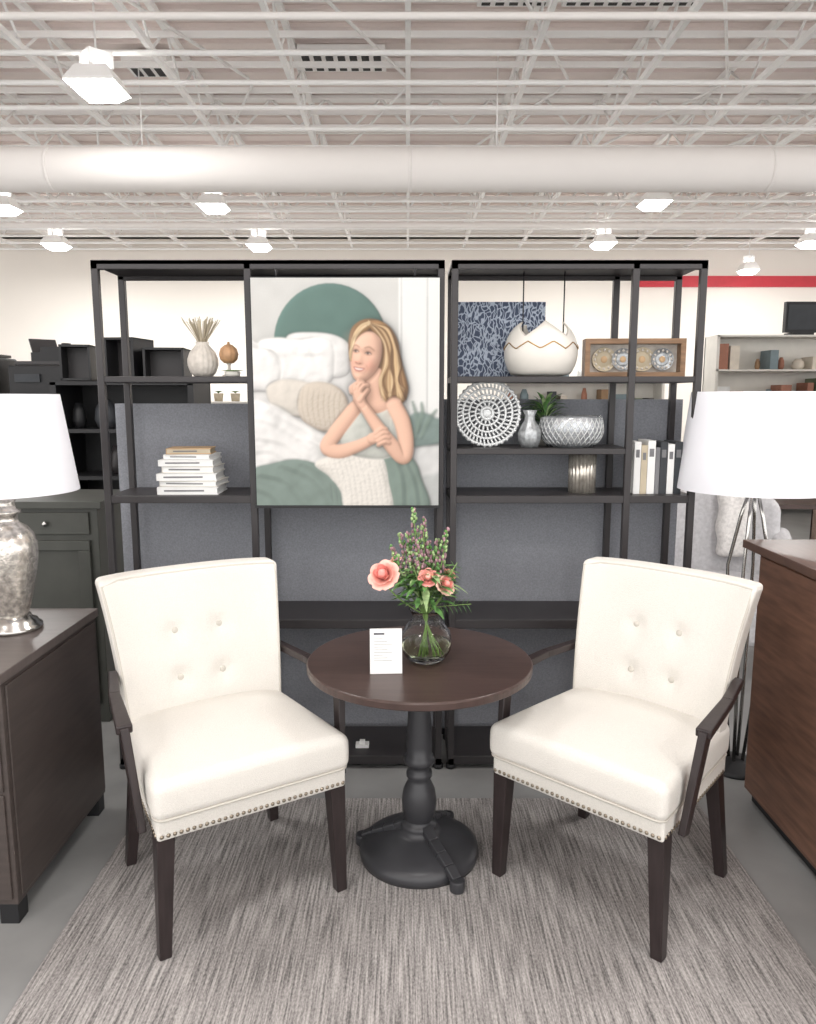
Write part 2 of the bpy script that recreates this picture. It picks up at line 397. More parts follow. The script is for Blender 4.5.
def limb(pts,rs,col,z=10,soft=0.9,flat=0.85,zs=None):
    P=spl(pts,10,False); k=len(P); R=np.interp(np.linspace(0,1,k),np.linspace(0,1,len(rs)),rs); m_=max(rs)+3
    Z=np.interp(np.linspace(0,1,k),np.linspace(0,1,len(zs)),zs) if zs else np.full(k,z)
    sl=window(P[:,0].min()-m_,P[:,1].min()-m_,P[:,0].max()+m_,P[:,1].max()+m_)
    if sl is None: return
    px=GX[sl]; py=GY[sl]; best=np.full(px.shape,-1e9); RR_=np.ones(px.shape); ZZ=np.zeros(px.shape)
    for i in range(k-1):
        ax,ay=P[i]; dx,dy=P[i+1]-P[i]; t=np.clip(((px-ax)*dx+(py-ay)*dy)/(dx*dx+dy*dy+1e-12),0,1)
        r=R[i]+(R[i+1]-R[i])*t; s_=1-np.hypot(px-ax-t*dx,py-ay-t*dy)/r; u=s_>best
        best=np.where(u,s_,best); RR_=np.where(u,r,RR_); ZZ=np.where(u,Z[i]+(Z[i+1]-Z[i])*t,ZZ)
    mk=np.clip(best*RR_/soft*0.5+0.5,0,1); q=np.clip(1-best,0,1)
    put(sl,mk,np.broadcast_to(cc(col),px.shape+(3,)),ZZ+flat*RR_*np.sqrt(np.clip(1-q*q,0,1)))
def line(pts,wd,col,alpha=1,soft=0.6,dh=0):
    P=spl(xf(pts),5,False); m_=wd+soft*2+1
    sl=window(P[:,0].min()-m_,P[:,1].min()-m_,P[:,0].max()+m_,P[:,1].max()+m_)
    if sl is None: return
    px=GX[sl]; py=GY[sl]; dm=np.full(px.shape,1e9)
    for i in range(len(P)-1):
        ax,ay=P[i]; dx,dy=P[i+1]-P[i]; t=np.clip(((px-ax)*dx+(py-ay)*dy)/(dx*dx+dy*dy+1e-12),0,1)
        tt=(i+0.5)/(len(P)-1); tap=0.35+0.65*math.sin(math.pi*tt)**0.6
        dm=np.minimum(dm,np.hypot(px-ax-t*dx,py-ay-t*dy)+wd*(1-tap))
    mk=np.clip((wd-dm)/soft*0.5+0.5,0,1); mk=mk*mk*(3-2*mk)
    if col is not None: put(sl,mk*alpha,cc(col))
    if dh: HT[sl]+=dh*mk
def ell(c,rx,ry,col,alpha=1,soft=0.5):
    c=xf(c); a=XF[0] if XF else 0; m=max(rx,ry)*2+3
    sl=window(c[0]-m,c[1]-m,c[0]+m,c[1]+m)
    if sl is None: return
    dx=GX[sl]-c[0]; dy=GY[sl]-c[1]; u=dx*math.cos(a)+dy*math.sin(a); v=-dx*math.sin(a)+dy*math.cos(a)
    q=np.hypot(u/rx,v/ry); mk=np.clip((1-q)/soft*0.5+0.5,0,1); put(sl,mk*mk*(3-2*mk)*alpha,cc(col))
def gb(a,s):
    k=max(1,int(s*3)); x=np.arange(-k,k+1); g=np.exp(-x*x/(2*s*s)); g/=g.sum()
    p=np.pad(a,((k,k),(0,0)),'edge'); o=sum(g[i]*p[i:i+a.shape[0]] for i in range(2*k+1))
    p=np.pad(o,((0,0),(k,k)),'edge'); return sum(g[i]*p[:,i:i+a.shape[1]] for i in range(2*k+1))
rz=np.random.RandomState(4)
F1=sn(34,11)*6+sn(15,12)*1.6; F2=sn(18,21)*2.6+sn(8,22)*0.6; AN=sn(30,2)*0.10; KN=sn(3,5)*1.3+sn(5,6)*0.9
poly([(245,275),(446,275),(446,420),(245,420)],(200,199,195),1,1,False,z=0,an=AN)
poly([(399,275),(446,275),(446,440),(399,440)],(220,220,217),1,1,False,z=1)
line([(402,276),(402,430)],0.8,(190,190,187),0.7,0.8,-1); line([(428,276),(428,430)],0.8,(180,181,180),0.7,0.8,-1)
hb=[(273,366)]+[(330+57*math.cos(a),342+56*math.sin(a)) for a in np.linspace(math.pi,2*math.pi,24)]+[(387,366)]
poly(hb,(94,121,113),0.9,1,False,z=2,amp=4,w=6,an=AN,grad=((300,290),(370,360),(78,104,97)))
poly([(245,352),(262,344),(300,340),(345,345),(385,352),(402,380),(402,475),(245,475)],(218,216,213),1.5,1,z=3,hn=F1)
PIL=(227,225,222)
poly([(286,337),(312,333),(338,337),(351,350),(347,374),(320,376),(292,362)],(216,214,211),1.4,z=2,amp=9,w=15,hn=F2)
poly([(258,342),(277,338),(298,340),(318,338),(332,344),(334,362),(329,381),(306,385),(284,383),(262,379),(259,360)],PIL,1.4,z=5,amp=10,w=16,hn=F2)
poly([(240,350),(260,349),(274,354),(280,370),(273,388),(256,390),(240,386)],PIL,1.4,z=8,amp=8,w=13,hn=F2)
poly([(264,388),(278,379),(300,380),(315,386),(321,402),(311,414),(290,415),(271,408)],(208,201,191),1.3,z=9,amp=9,w=13,hn=F2)
poly([(299,389),(312,381),(333,384),(346,397),(346,417),(328,430),(307,426),(296,410)],(196,185,171),1.3,z=13,amp=10,w=13,hn=KN*0.7)
for i in range(8): line([(302+i*5.5,386+i),(300+i*5.5,405),(304+i*5,424)],0.7,(168,154,136),0.35,1,-0.8)
poly([(245,404),(272,404),(296,418),(322,432),(346,441),(354,462),(345,478),(245,478)],(225,223,220),2.4,z=8,amp=7,w=16,hn=F1*1.2)
for q in ([(250,416),(276,424),(308,446)],[(254,436),(282,442),(304,458)],[(250,450),(270,450),(290,464)],[(266,408),(288,420),(318,436)],[(296,436),(312,440),(330,452)],[(270,348),(282,360),(279,378)],[(300,345),(309,358),(304,376)],[(286,342),(298,352),(320,352)]):
    line(q,2.0,None,1,3.6,2.0); line([(a-1,b_+4) for a,b_ in q],1.6,None,1,3.4,-1.6)
poly([(404,424),(412,413),(424,411),(436,416),(446,424),(446,476),(404,476)],(116,132,127),2.2,z=6,amp=6,w=8,hn=F2)
for q in ([(412,440),(409,420),(403,405)],[(416,436),(418,420),(413,401)],[(422,436),(429,420),(437,409)],[(418,430),(423,414),(422,402)]): line(q,2.3,(112,128,118),0.8,1.8,2)
poly([(400,448),(446,442),(446,512),(400,512)],(200,200,198),2,1,False,z=7,hn=F1)
poly([(410,478),(446,470),(446,512),(404,512)],(180,182,180),3,1,False,z=9,hn=F2)
poly([(245,472),(268,462),(294,458),(320,465),(343,480),(362,512),(245,512)],(124,139,131),1.3,z=12,amp=8,w=12,hn=F1*0.8)
for q in ([(256,472),(284,480),(306,506)],[(278,462),(312,478),(332,506)],[(250,486),(268,494),(280,508)],[(300,460),(328,477),(346,502)]):
    line(q,2,None,1,3.6,3); line([(a-2,b_+5) for a,b_ in q],1.8,None,1,3.2,-2.4)
poly([(370,440),(396,447),(414,458),(422,476),(428,512),(362,512)],(120,136,127),1.3,z=14,amp=8,w=10,hn=F1*0.6)
for q in ([(390,452),(400,476),(402,508)],[(402,458),(413,482),(417,508)]): line(q,1.8,None,1,3,2.8); line([(a+5,b_) for a,b_ in q],1.5,None,1,2.6,-2.4)
poly([(312,463),(330,453),(350,447),(370,447),(383,458),(388,480),(390,512),(346,512),(338,490),(326,475)],(220,215,207),1.3,z=17,amp=9,w=11,hn=KN)
for i in range(13):
    xx=322+i*5.2; line([(xx,456+abs(i-6)*0.8),(xx+6,480),(xx+9,506)],0.7,None,1,1.1,-1.2)
hair=[(349,337),(353,327),(364,320.5),(378,321),(390,328),(398,341),(401,357),(405,372),(409,388),(405,400),(396,406),(384,403),(375,395),(366,384),(358,376),(352,362),(348,350)]
poly(hair,(136,104,72),1.2,z=10,amp=8,w=10)
TOPC=(194,195,187)
poly([(360,394),(374,392),(392,398),(402,410),(401,430),(397,450),(382,458),(352,454),(338,440),(343,418),(351,402)],TOPC,1,z=14,amp=10,w=13,hn=F2)
SK=(222,180,157)
poly([(360,372),(380,368),(386,386),(396,393),(396,402),(378,412),(362,408),(352,401),(357,388)],SK,1,z=18,amp=5,w=9)
line([(389,396),(392,408),(391,424)],1.4,TOPC,1,0.8,1)
HA=math.radians(11); HX,HY,HS=365.0,357.5,1.0
XF=(HA,HX,HY,HS)
face=[(-15.5,-12),(-12.5,-21),(-5,-25),(5,-25.5),(13,-19),(16,-6),(14.5,7),(8.5,17.5),(1.5,23.5),(-4.5,24),(-10,18.5),(-13.5,9),(-15.2,-2)]
poly(face,SK,0.9,z=24,amp=10,w=9)
U=((GX-HX)*math.cos(HA)+(GY-HY)*math.sin(HA))/HS; V=(-(GX-HX)*math.sin(HA)+(GY-HY)*math.cos(HA))/HS
g=lambda u,v,su,sv: np.exp(-((U-u)/su)**2/2-((V-v)/sv)**2/2)
e_=1-((U-0.5)/17.4)**2-((V+0.5)/28)**2
nt=np.clip((V+7)/12.5,0,1); nose=np.where(V<5.5,1,np.exp(-((V-5.5)/1.7)**2))*nt**1.3*3.8*np.exp(-((U+5.6+0.06*V)/ (1.5+0.9*nt))**2/2)
feat=nose+1.0*g(-8.2,5.4,1.3,1.1)+1.0*g(-2.6,5.4,1.3,1.1)-2.4*g(-10.2,-4.8,3.0,2.2)-2.6*g(2.2,-4.8,3.8,2.2)+0.9*g(-4,-9.5,9,2)+1.5*g(-11,6,3,3.6)+2.1*g(6,6,4.4,4)+1.1*g(-4.8,13.6,5,1.5)-1.2*g(-4.6,16.4,4,1.0)+2.0*g(-4,20.5,3.4,2.6)+0.9*g(-10.2,-4.6,1.7,1.3)+0.9*g(2.2,-4.6,2.1,1.3)-0.8*g(2.8,11,0.9,3)-0.6*g(-11,11,0.8,2.6)-0.02*(U+5)**2
HT=HT+np.where((e_>0)&(V>-27)&(V<26),feat*np.clip(e_*5,0,1),0)
ell((6.2,6.5),4.6,4.2,(218,142,124),0.45,1.6); ell((-11.2,6.2),2.8,4,(218,142,124),0.40,1.6); ell((-6,5.4),2.2,1.8,(218,152,132),0.4,1.4)
ell((-4,-15),10,6,(232,195,172),0.5,1.6)
line([(-14,-8.6),(-11.4,-10.2),(-7.8,-9.0)],0.7,(128,94,70),0.7,1.1); line([(-2.2,-9.2),(2.4,-10.8),(7.8,-8.4)],0.75,(128,94,70),0.7,1.1)
for eu,ev,wd in((-10.3,-4.6,2.5),(2.2,-4.7,3.0)):
    ell((eu,ev-1.0),wd+1.3,2.0,(160,112,92),0.5,1.3)
    poly([(eu-wd,ev+0.5),(eu-wd*0.4,ev-0.7),(eu+wd*0.5,ev-0.7),(eu+wd,ev+0.3),(eu,ev+0.9)],(206,192,184),0.6,0.75)
    ell((eu-0.4,ev+0.1),1.3,1.2,(62,52,48),0.9,0.6)
    line([(eu-wd-0.3,ev+0.5),(eu-wd*0.4,ev-1.05),(eu+wd*0.5,ev-1.05),(eu+wd+0.5,ev+0.2)],0.55,(60,44,36),0.85,0.8)
    line([(eu-wd*0.8,ev+1.4),(eu,ev+1.7),(eu+wd*0.8,ev+1.3)],0.4,(150,104,84),0.5,1)
line([(-8.9,5.9),(-7.6,6.6)],0.6,(150,92,72),0.7,0.9); line([(-5.0,6.9),(-3.0,6.3)],0.6,(150,92,72),0.7,0.9); line([(-7.4,6.9),(-5.8,7.5),(-4.4,7)],0.4,(176,116,94),0.5,1)
poly([(-10.0,10.8),(-7.4,10.3),(-5.2,10.6),(-2.6,10.2),(1.2,10.3),(0,12.8),(-3.4,14.5),(-7.4,14.2),(-9.2,12.6)],(176,104,96),0.9,0.9)
poly([(-8.8,11.3),(-6,11.3),(-2,11.1),(0.2,11.0),(-1.2,12.2),(-3.8,13.0),(-7.0,12.8)],(228,218,210),0.6,0.9)
line([(-9.8,11.1),(-5,11.1),(1.2,10.6)],0.4,(134,72,66),0.45,0.8)
line([(3.2,7.6),(4.3,10.5),(3.2,13.2)],0.5,(176,118,96),0.45,1.4,-0.4)
XF=None
def hairpoly(pts,z): poly(pts,(160,124,86),1.0,z=z,amp=5,w=6)
hairpoly([(354,343),(353.5,334),(360,327),(372,322.5),(369,330),(361,335),(355.5,341),(352,350),(350.5,360),(348.4,352)],32)
hairpoly([(367,324),(379,322),(391,330),(398,345),(401,362),(406,378),(407,392),(399,403),(388,402),(380,392),(379,378),(383,364),(384,348),(380,338),(372,331)],30)
HC=[(112,84,58),(140,107,74),(170,134,94),(198,164,120),(218,190,148),(230,208,172),(150,115,78)]
for i in range(420):
    t=rz.rand()**0.9; j=rz.uniform(-1,1); wv=2.2*math.sin(t*9)+rz.uniform(-1.2,1.2); light=0.5+0.5*math.sin(t*17+1)
    c=HC[min(6,int(abs(light*5+rz.uniform(-1.8,1.8))))]
    line([(368.5+t*4,322.6+t*3+j),(378.5+t*11,328.5+(1-t)*6),(385+t*12.5,347+j),(384+t*16+wv,364),(380+t*23-wv,380),(380.5+t*25+wv,395+rz.uniform(-4,8)-abs(t-0.4)*6)],rz.uniform(0.2,0.55),c,rz.uniform(0.3,0.65),0.6,rz.uniform(-0.5,0.7))
for i in range(80):
    t=rz.rand(); c=HC[rz.randint(1,6)]
    line([(370,322.4+t*3),(360.5+t*2,326+t*4),(353.5+t*2.4,335.5+t*3),(350.2+t*2,348),(349+t*2,357+rz.uniform(0,4))],rz.uniform(0.2,0.5),c,rz.uniform(0.3,0.65),0.6,rz.uniform(-0.5,0.6))
limb([(354,407),(344,419),(333,433),(325,446),(338,450),(356,445),(371,438)],[7.2,7.6,7.6,7.4,7.2,6.0,5.0],SK,zs=[14,17,20,22,24,27,30],flat=1.0)
limb([(394,404),(402,420),(406,440),(404,455),(394,447),(379,428),(367,411),(360,401)],[8.2,8.4,8.0,8.0,7.8,6.6,5.2,4.3],SK,zs=[20,21,22,24,30,37,40,41],flat=1.0)
ell((391,413),5,5,(232,196,173),0.3,1.5)
limb([(372,437),(377,434)],[5.6,4.6],SK,zs=[38,44],flat=0.5)
for a,b2,c2 in (((375,432),(381,427.5),(386,427.5)),((376,436),(382.5,431.6),(387.6,431.6)),((377,440),(384,436),(389,436.4)),((378,443.6),(384.6,440.6),(389,441.6))):
    limb([a,b2,c2],[2.2,2.0,1.6],SK,zs=[44,45,43],soft=0.7)
limb([(361,403),(357.6,395),(355.6,389.5)],[4.6,5.6,5.0],SK,zs=[42,43,44],flat=0.6)
for a,b2,c2 in (((359.4,389),(363.4,384.6),(367,384.4)),((356.4,387.4),(359.4,382.6),(363,382)),((353.2,388.2),(354.4,383.4),(358,381.4)),((350.8,391.4),(350.2,386.8),(353,384))):
    limb([a,b2,c2],[2.2,2.0,1.6],SK,zs=[45,46,44],soft=0.7)
limb([(359,399),(363.8,393),(367.4,389)],[2.5,2.2,1.7],SK,zs=[46,46,44],soft=0.7)
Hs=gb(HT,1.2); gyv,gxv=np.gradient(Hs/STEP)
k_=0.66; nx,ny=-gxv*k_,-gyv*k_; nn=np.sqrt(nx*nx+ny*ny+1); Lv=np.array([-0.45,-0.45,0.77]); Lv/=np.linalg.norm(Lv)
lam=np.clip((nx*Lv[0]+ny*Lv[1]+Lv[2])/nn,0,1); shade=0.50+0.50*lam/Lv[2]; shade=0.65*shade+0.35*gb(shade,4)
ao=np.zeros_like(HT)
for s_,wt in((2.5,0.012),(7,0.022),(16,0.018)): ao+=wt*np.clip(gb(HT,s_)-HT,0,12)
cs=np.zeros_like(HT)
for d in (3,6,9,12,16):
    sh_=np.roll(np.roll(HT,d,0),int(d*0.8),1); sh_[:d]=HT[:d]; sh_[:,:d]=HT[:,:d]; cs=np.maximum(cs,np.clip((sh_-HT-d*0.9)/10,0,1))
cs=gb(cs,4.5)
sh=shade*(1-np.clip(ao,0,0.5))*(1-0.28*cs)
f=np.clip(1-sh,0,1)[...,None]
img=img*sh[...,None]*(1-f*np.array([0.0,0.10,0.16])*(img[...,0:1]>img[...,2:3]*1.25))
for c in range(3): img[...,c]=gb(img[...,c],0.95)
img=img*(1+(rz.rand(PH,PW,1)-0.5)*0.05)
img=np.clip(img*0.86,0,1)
px0,px1,pz0,pz1=-0.635,0.128,1.2,2.125
xs=np.linspace(px0,px1,PW); zs=np.linspace(pz1,pz0,PH); VX,VZ=np.meshgrid(xs,zs)
co=np.zeros((PW*PH,3)); co[:,0]=VX.ravel(); co[:,2]=VZ.ravel()
ii,jj=np.meshgrid(np.arange(PH-1),np.arange(PW-1),indexing='ij'); a=(ii*PW+jj).ravel()
fc=np.stack([a,a+PW,a+PW+1,a+1],1)
me=bpy.data.meshes.new('print'); me.vertices.add(PW*PH); me.vertices.foreach_set('co',co.ravel().astype(np.float32))
nf=len(fc); me.loops.add(nf*4); me.polygons.add(nf); me.loops.foreach_set('vertex_index',fc.ravel().astype(np.int32))
me.polygons.foreach_set('loop_start',np.arange(0,nf*4,4,dtype=np.int32)); me.update(calc_edges=True); me.validate()
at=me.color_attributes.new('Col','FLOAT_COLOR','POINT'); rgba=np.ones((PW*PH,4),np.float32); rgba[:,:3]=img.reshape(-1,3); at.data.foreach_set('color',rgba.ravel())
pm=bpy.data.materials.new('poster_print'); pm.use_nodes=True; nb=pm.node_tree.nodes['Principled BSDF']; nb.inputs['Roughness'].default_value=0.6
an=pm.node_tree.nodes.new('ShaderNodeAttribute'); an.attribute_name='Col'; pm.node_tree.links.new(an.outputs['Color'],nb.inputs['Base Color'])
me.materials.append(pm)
pe=empty('woman_portrait_poster',(0,3.165,0)); o=bpy.data.objects.new('print',me); S.collection.objects.link(o); o.parent=pe
b=MB(); b.bb(px0-0.004,px1+0.004,0.002,0.03,pz0-0.004,pz1+0.004,'bblack'); b.bb(px0-0.008,px1+0.008,-0.003,0.033,pz0-0.012,pz0,'bblack'); 
for x in (px0+0.1,px1-0.1): b.cyl((x,0.02,pz1),(x,0.02,2.165),0.004,'bblack',6)
b.obj('backing_frame',parent=pe)

# ---------------- chairs ----------------
def chair(loc,rot):
    e=empty('upholstered_armchair',loc,rot)
    def wsc(y): return 1-0.13*((y+0.29)/0.58)
    b=MB(); b.rbox((0,-0.02,0.425),(0.305,0.275,0.045),0.012,'cream',(14,14,3),lambda x,y,z:(x*wsc(y),y,z)); b.obj('seat_rail',parent=e)
    def sf(x,y,z):
        zz=z
        if z>0: zz+=0.026*(1-(x/0.312)**2)*(1-(y/0.3)**2)
        k=1+0.012*math.cos(z/0.062*1.4)
        return (x*wsc(y)*k,y*k,zz)
    b=MB(); b.rbox((0,-0.025,0.505),(0.312,0.288,0.06),0.03,'cream',(22,22,5),sf)
    for z,q,qy in((0.452,0.307,0.284),(0.551,0.299,0.276)):
        pts=[]
        hx,hy=q,qy; rr=0.03
        for (cx,cy,a0) in((hx-rr,hy-rr,0),(-hx+rr,hy-rr,90),(-hx+rr,-hy+rr,180),(hx-rr,-hy+rr,270)):
            for k in range(6):
                a=math.radians(a0+k*18); x=cx+rr*math.cos(a); y=cy+rr*math.sin(a); pts.append((x*wsc(y)*1.004,y-0.025,z))
        dense=[]
        for i in range(len(pts)):
            p,q2=Vector(pts[i]),Vector(pts[(i+1)%len(pts)]); n=max(1,int((q2-p).length/0.05))
            for k in range(n): dense.append(p.lerp(q2,k/n))
        b.tube(dense,0.0045,'creamseam',6,closed=True)
    b.obj('seat_cushion',parent=e)
    b=MB()
    for i in range(32):
        x=-0.29+0.58*i/31; b.sph((x,-0.297,0.397),(0.0065,0.004,0.0065),'nail',8,4)
    for i in range(26):
        y=-0.28+0.5*i/25
        for sg in(-1,1): b.sph((sg*(0.306*wsc(y+0.02)),y,0.397),(0.004,0.0065,0.0065),'nail',8,4)
    b.obj('nailhead_trim',parent=e)
    HB=0.568
    tufts=[(-0.27,0.64),(0.27,0.64),(-0.27,0.36),(0.27,0.36)]
    def fp(a,bb,y=-0.045):
        hw=0.268+0.035*bb+0.018*bb**3
        x=a*hw; z=0.46+bb*HB+0.006*(1-a*a)*bb
        yf=0.225+0.125*bb*(0.6+0.4*bb)-0.055*abs(a)**4*(0.35+0.65*math.sin(math.pi*min(1,0.25+bb*0.6)))
        if y<0:
            for (ta,tb) in tufts:
                d2=((a-ta)*hw)**2+((bb-tb)*HB)**2
                yf+=0.018*math.exp(-d2/0.0012)
            yf-=0.012*(1-a*a)*math.sin(math.pi*min(max(bb,0),1))
        return (x,yf+y,z)
    b=MB(); b.rbox((0,0,0),(0.30,0.045,0.30),0.02,'cream',(44,4,44),lambda x,y,z: fp(x/0.30,(z+0.30)/0.60,y))
    pts=[];
    for k in range(13): pts.append(fp(-0.975,k/12*0.965))
    for k in range(1,13): pts.append(fp(-0.955+1.91*k/12,0.982))
    for k in range(1,13): pts.append(fp(0.975,0.965*(1-k/12)))
    b.tube([(p[0],p[1]+0.006,p[2]) for p in pts],0.0045,'creamseam',6)
    for (ta,tb) in tufts:
        p=fp(ta,tb); b.sph((p[0],p[1]-0.001,p[2]),(0.012,0.006,0.012),'creamseam',12,6)
    b.obj('seat_back',parent=e)
    b=MB()
    for sg in(-1,1):
        b.beam((sg*0.276,-0.262,0.40),(sg*0.292,-0.262,0),0.054,0.054,'chairwood',0.036,0.036,up=Vector((0,1,0)))
        b.beam((sg*0.240,0.215,0.40),(sg*0.270,0.265,0),0.05,0.05,'chairwood',0.034,0.034,up=Vector((0,1,0)))
    b.obj('legs',parent=e,bevel=0.003)
    b=MB()
    for sg in(-1,1):
        b.beam((sg*0.296,0.235,0.715),(sg*0.330,0.05,0.709),0.03,0.028,'chairwood',0.034,0.026)
        b.beam((sg*0.330,0.055,0.709),(sg*0.350,-0.175,0.688),0.034,0.026,'chairwood',0.046,0.026)
        b.beam((sg*0.350,-0.158,0.691),(sg*0.326,-0.215,0.385),0.026,0.046,'chairwood',0.022,0.036,up=Vector((0,1,0)))
    b.obj('arms',parent=e,bevel=0.004)
chair((-0.616,2.408,0.012),math.radians(32.5))
chair((0.708,2.415,0.012),math.radians(-43.5))

# ---------------- table ----------------
te=empty('pedestal_table',(0.04,2.55,0.012))
b=MB(); b.lathe([(0.0,0.695),(0.355,0.695),(0.374,0.70),(0.391,0.708),(0.392,0.728),(0.387,0.734),(0.0,0.734)],'espresso',96,smooth=False); b.obj('top',parent=te,bevel=0.002)
b=MB(); b.lathe([(0.12,0.695),(0.12,0.68),(0.06,0.672),(0.055,0.655),(0.04,0.64),(0.037,0.60),(0.040,0.54),(0.044,0.48),(0.046,0.42),(0.045,0.38),(0.052,0.375),(0.055,0.36),(0.052,0.348),(0.040,0.342),(0.036,0.325),(0.046,0.315),(0.046,0.30),(0.038,0.292),(0.042,0.28),(0.056,0.25),(0.063,0.21),(0.060,0.17),(0.050,0.14),(0.047,0.132),(0.062,0.126),(0.066,0.112),(0.062,0.10),(0.085,0.088),(0.12,0.078),(0.165,0.062),(0.195,0.05),(0.212,0.036),(0.216,0.018),(0.212,0.0),(0,0.0)],'pedestal',64); b.obj('turned_pedestal',parent=te)
b=MB()
for ang,sc in ((-60,1.0),(60,0.9),(165,0.86)):
    a=math.radians(ang); d=Vector((math.cos(a),math.sin(a),0))
    P=[(0.05,0.120,0.04),(0.10,0.096,0.04),(0.15,0.076,0.038),(0.20,0.056,0.036),(0.245,0.034,0.036)]
    for (r0,z0,w0),(r1,z1,w1) in zip(P[:-1],P[1:]):
        b.beam(d*r0*sc+Vector((0,0,z0)),d*r1*sc+Vector((0,0,z1)),w0,0.026,'pedestal',w1,0.026)
    b.cyl(d*0.25*sc+Vector((0,0,0.0)),d*0.25*sc+Vector((0,0,0.04)),0.026,'pedestal',20)
b.obj('base_feet',parent=te,bevel=0.004)
TZ=0.012+0.734
ve=empty('flower_vase',(0.062,2.53,TZ))
b=MB(); prof=[(0.0,0.0),(0.045,0.001),(0.068,0.014),(0.086,0.044),(0.090,0.074),(0.083,0.106),(0.062,0.134),(0.048,0.152),(0.048,0.166),(0.058,0.184),(0.0595,0.186),(0.055,0.184),(0.045,0.166),(0.045,0.152),(0.059,0.131),(0.079,0.104),(0.086,0.074),(0.082,0.046),(0.064,0.018),(0.0,0.012)]
b.lathe(prof,'glass',48); b.obj('glass_vase',parent=ve)
b=MB(); b.lathe([(0.0,0.014),(0.062,0.019),(0.080,0.046),(0.0845,0.070),(0.0,0.070)],'water',40); b.obj('water',parent=ve)
b=MB(); rr=random.Random(5)
def stemto(p,r=0.0018):
    p=Vector(p); bs=Vector((-p.x*0.35+rr.uniform(-.01,.01),-p.y*0.35,0.02)); mid=Vector((p.x*0.1,p.y*0.1,0.17))
    pts=[bs.lerp(mid,t/4) for t in range(4)]+[mid.lerp(p,t/5)+Vector((p.x*0.12,p.y*0.12,0.0))*math.sin(math.pi*t/5)*0.8 for t in range(6)]
    b.tube(pts,r,'stem',5); return pts
def rose(c,r,m1,m2,tilt):
    T=Matrix.Translation(c)@Matrix.Rotation(tilt[0],4,'X')@Matrix.Rotation(tilt[1],4,'Y')
    b.sph((0,0,0.1*r),(0.36*r,0.36*r,0.45*r),m2,12,8,T)
    for ring,(n,rad,h,op) in enumerate([(4,0.38,0.55,0.05),(5,0.55,0.5,0.22),(6,0.75,0.38,0.45),(7,0.95,0.2,0.8)]):
        for k in range(n):
            a=2*math.pi*k/n+ring*0.5; vs=[];fs=[];U_=6;V_=5
            for i in range(V_+1):
                t=i/V_
                for j in range(U_+1):
                    s_=(j/U_-0.5)*2; wd=(math.pi/n)*1.35*math.sin(math.pi*(0.25+0.6*t))
                    aa=a+s_*wd; R=r*(0.15+rad*(0.55*math.sin(t*math.pi/2)+0.45*t*op+0.25*t*0.5)); z=r*(-0.45+(h+0.5)*t-0.12*s_*s_*t-op*0.35*t**3)
                    vs.append((R*math.cos(aa),R*math.sin(aa),z))
            for i in range(V_):
                for j in range(U_): q=i*(U_+1)+j; fs.append((q,q+1,q+U_+2,q+U_+1))
            b.add(vs,fs,m1 if ring>1 else m2,True,T)
rs=[((-0.145,-0.04,0.315),0.050,'pink','pinkd',(0.9,-0.3)),((0.005,-0.055,0.310),0.031,'pinkd','pink',(0.9,0.0)),((0.064,-0.035,0.280),0.036,'peach','pinkd',(0.8,0.6)),((-0.105,0.04,0.350),0.022,'peach','peach',(0.1,-0.3)),((0.082,0.02,0.305),0.022,'pinkd','peach',(0.4,.5))]
for c,r,m1,m2,t in rs:
    stemto(Vector(c)-Vector((0,0,r*0.5)),0.0025); rose(Vector(c),r,m1,m2,t)
for (x,y,z) in [(-0.045,0.02,0.53),(-0.065,0.0,0.45),(-0.01,0.0,0.50),(0.04,0.02,0.42),(0.07,-0.01,0.46),(-0.09,0.03,0.44),(0.01,0.03,0.41),(-0.03,-0.03,0.43),(-0.12,0.0,0.40)]:
    stemto((x,y,z)); base=Vector((x*0.35,y*0.35,0.26)); top=Vector((x,y,z))
    for k in range(54):
        t=k/53; p=base.lerp(top,0.3+0.7*t); R=0.019*(1-t*0.75)
        a=rr.uniform(0,6.28); q=p+Vector((math.cos(a)*R,math.sin(a)*R,rr.uniform(-.004,.006)))
        b.sph(q,(0.0052,0.0052,0.0068),'heather' if rr.random()<0.5 else ('leaf2' if rr.random()<0.6 else 'leaf'),6,4)
for k in range(130):
    a=rr.uniform(0,6.28); R=rr.uniform(0.01,0.065); z=rr.uniform(0.20,0.32)
    b.leaf((R*math.cos(a),R*math.sin(a),z),(math.cos(a),math.sin(a),rr.uniform(-0.2,1.1)),rr.uniform(0.05,0.10),rr.uniform(0.014,0.026),'leaf' if rr.random()<0.6 else 'leaf2',0.35)
for k in range(14):
    a=rr.uniform(0,6.28); d=Vector((math.cos(a)*0.7,math.sin(a)*0.5,1)).normalized(); p0=Vector((0,0,0.19)); L_=rr.uniform(0.13,0.21)
    if k==13: d=Vector((0.9,-0.1,0.1)); L_=0.17
    b.tube([p0,p0+d*L_],0.0014,'stem',5)
    for i in range(7):
        p=p0+d*L_*(0.3+0.1*i)
        for sg in(-1,1):
            sd=d.cross(Vector((0,1,0))).normalized()*sg+d*0.6; b.leaf(p,sd,0.03,0.012,'leaf',0.2,3)
b.obj('flowers',parent=ve)
ce=empty('price_card',(-0.072,2.40,TZ),math.radians(3))
T=Matrix.Rotation(math.radians(-9),4,'X')
b=MB(); b.bb(-0.053,0.053,0,0.003,0.002,0.150,'paper',T); 
b.bb(-0.04,-0.005,-0.001,0,0.130,0.136,'ink',T)
for i in range(9): b.bb(-0.04,-0.01+0.015*((i*7)%3),-0.0008,0,0.116-i*0.009,0.117-i*0.009,'bookgray',T)
b.bb(-0.053,0.053,0.002,0.04,0,0.003,'paper')
b.obj('card_stand',parent=ce)

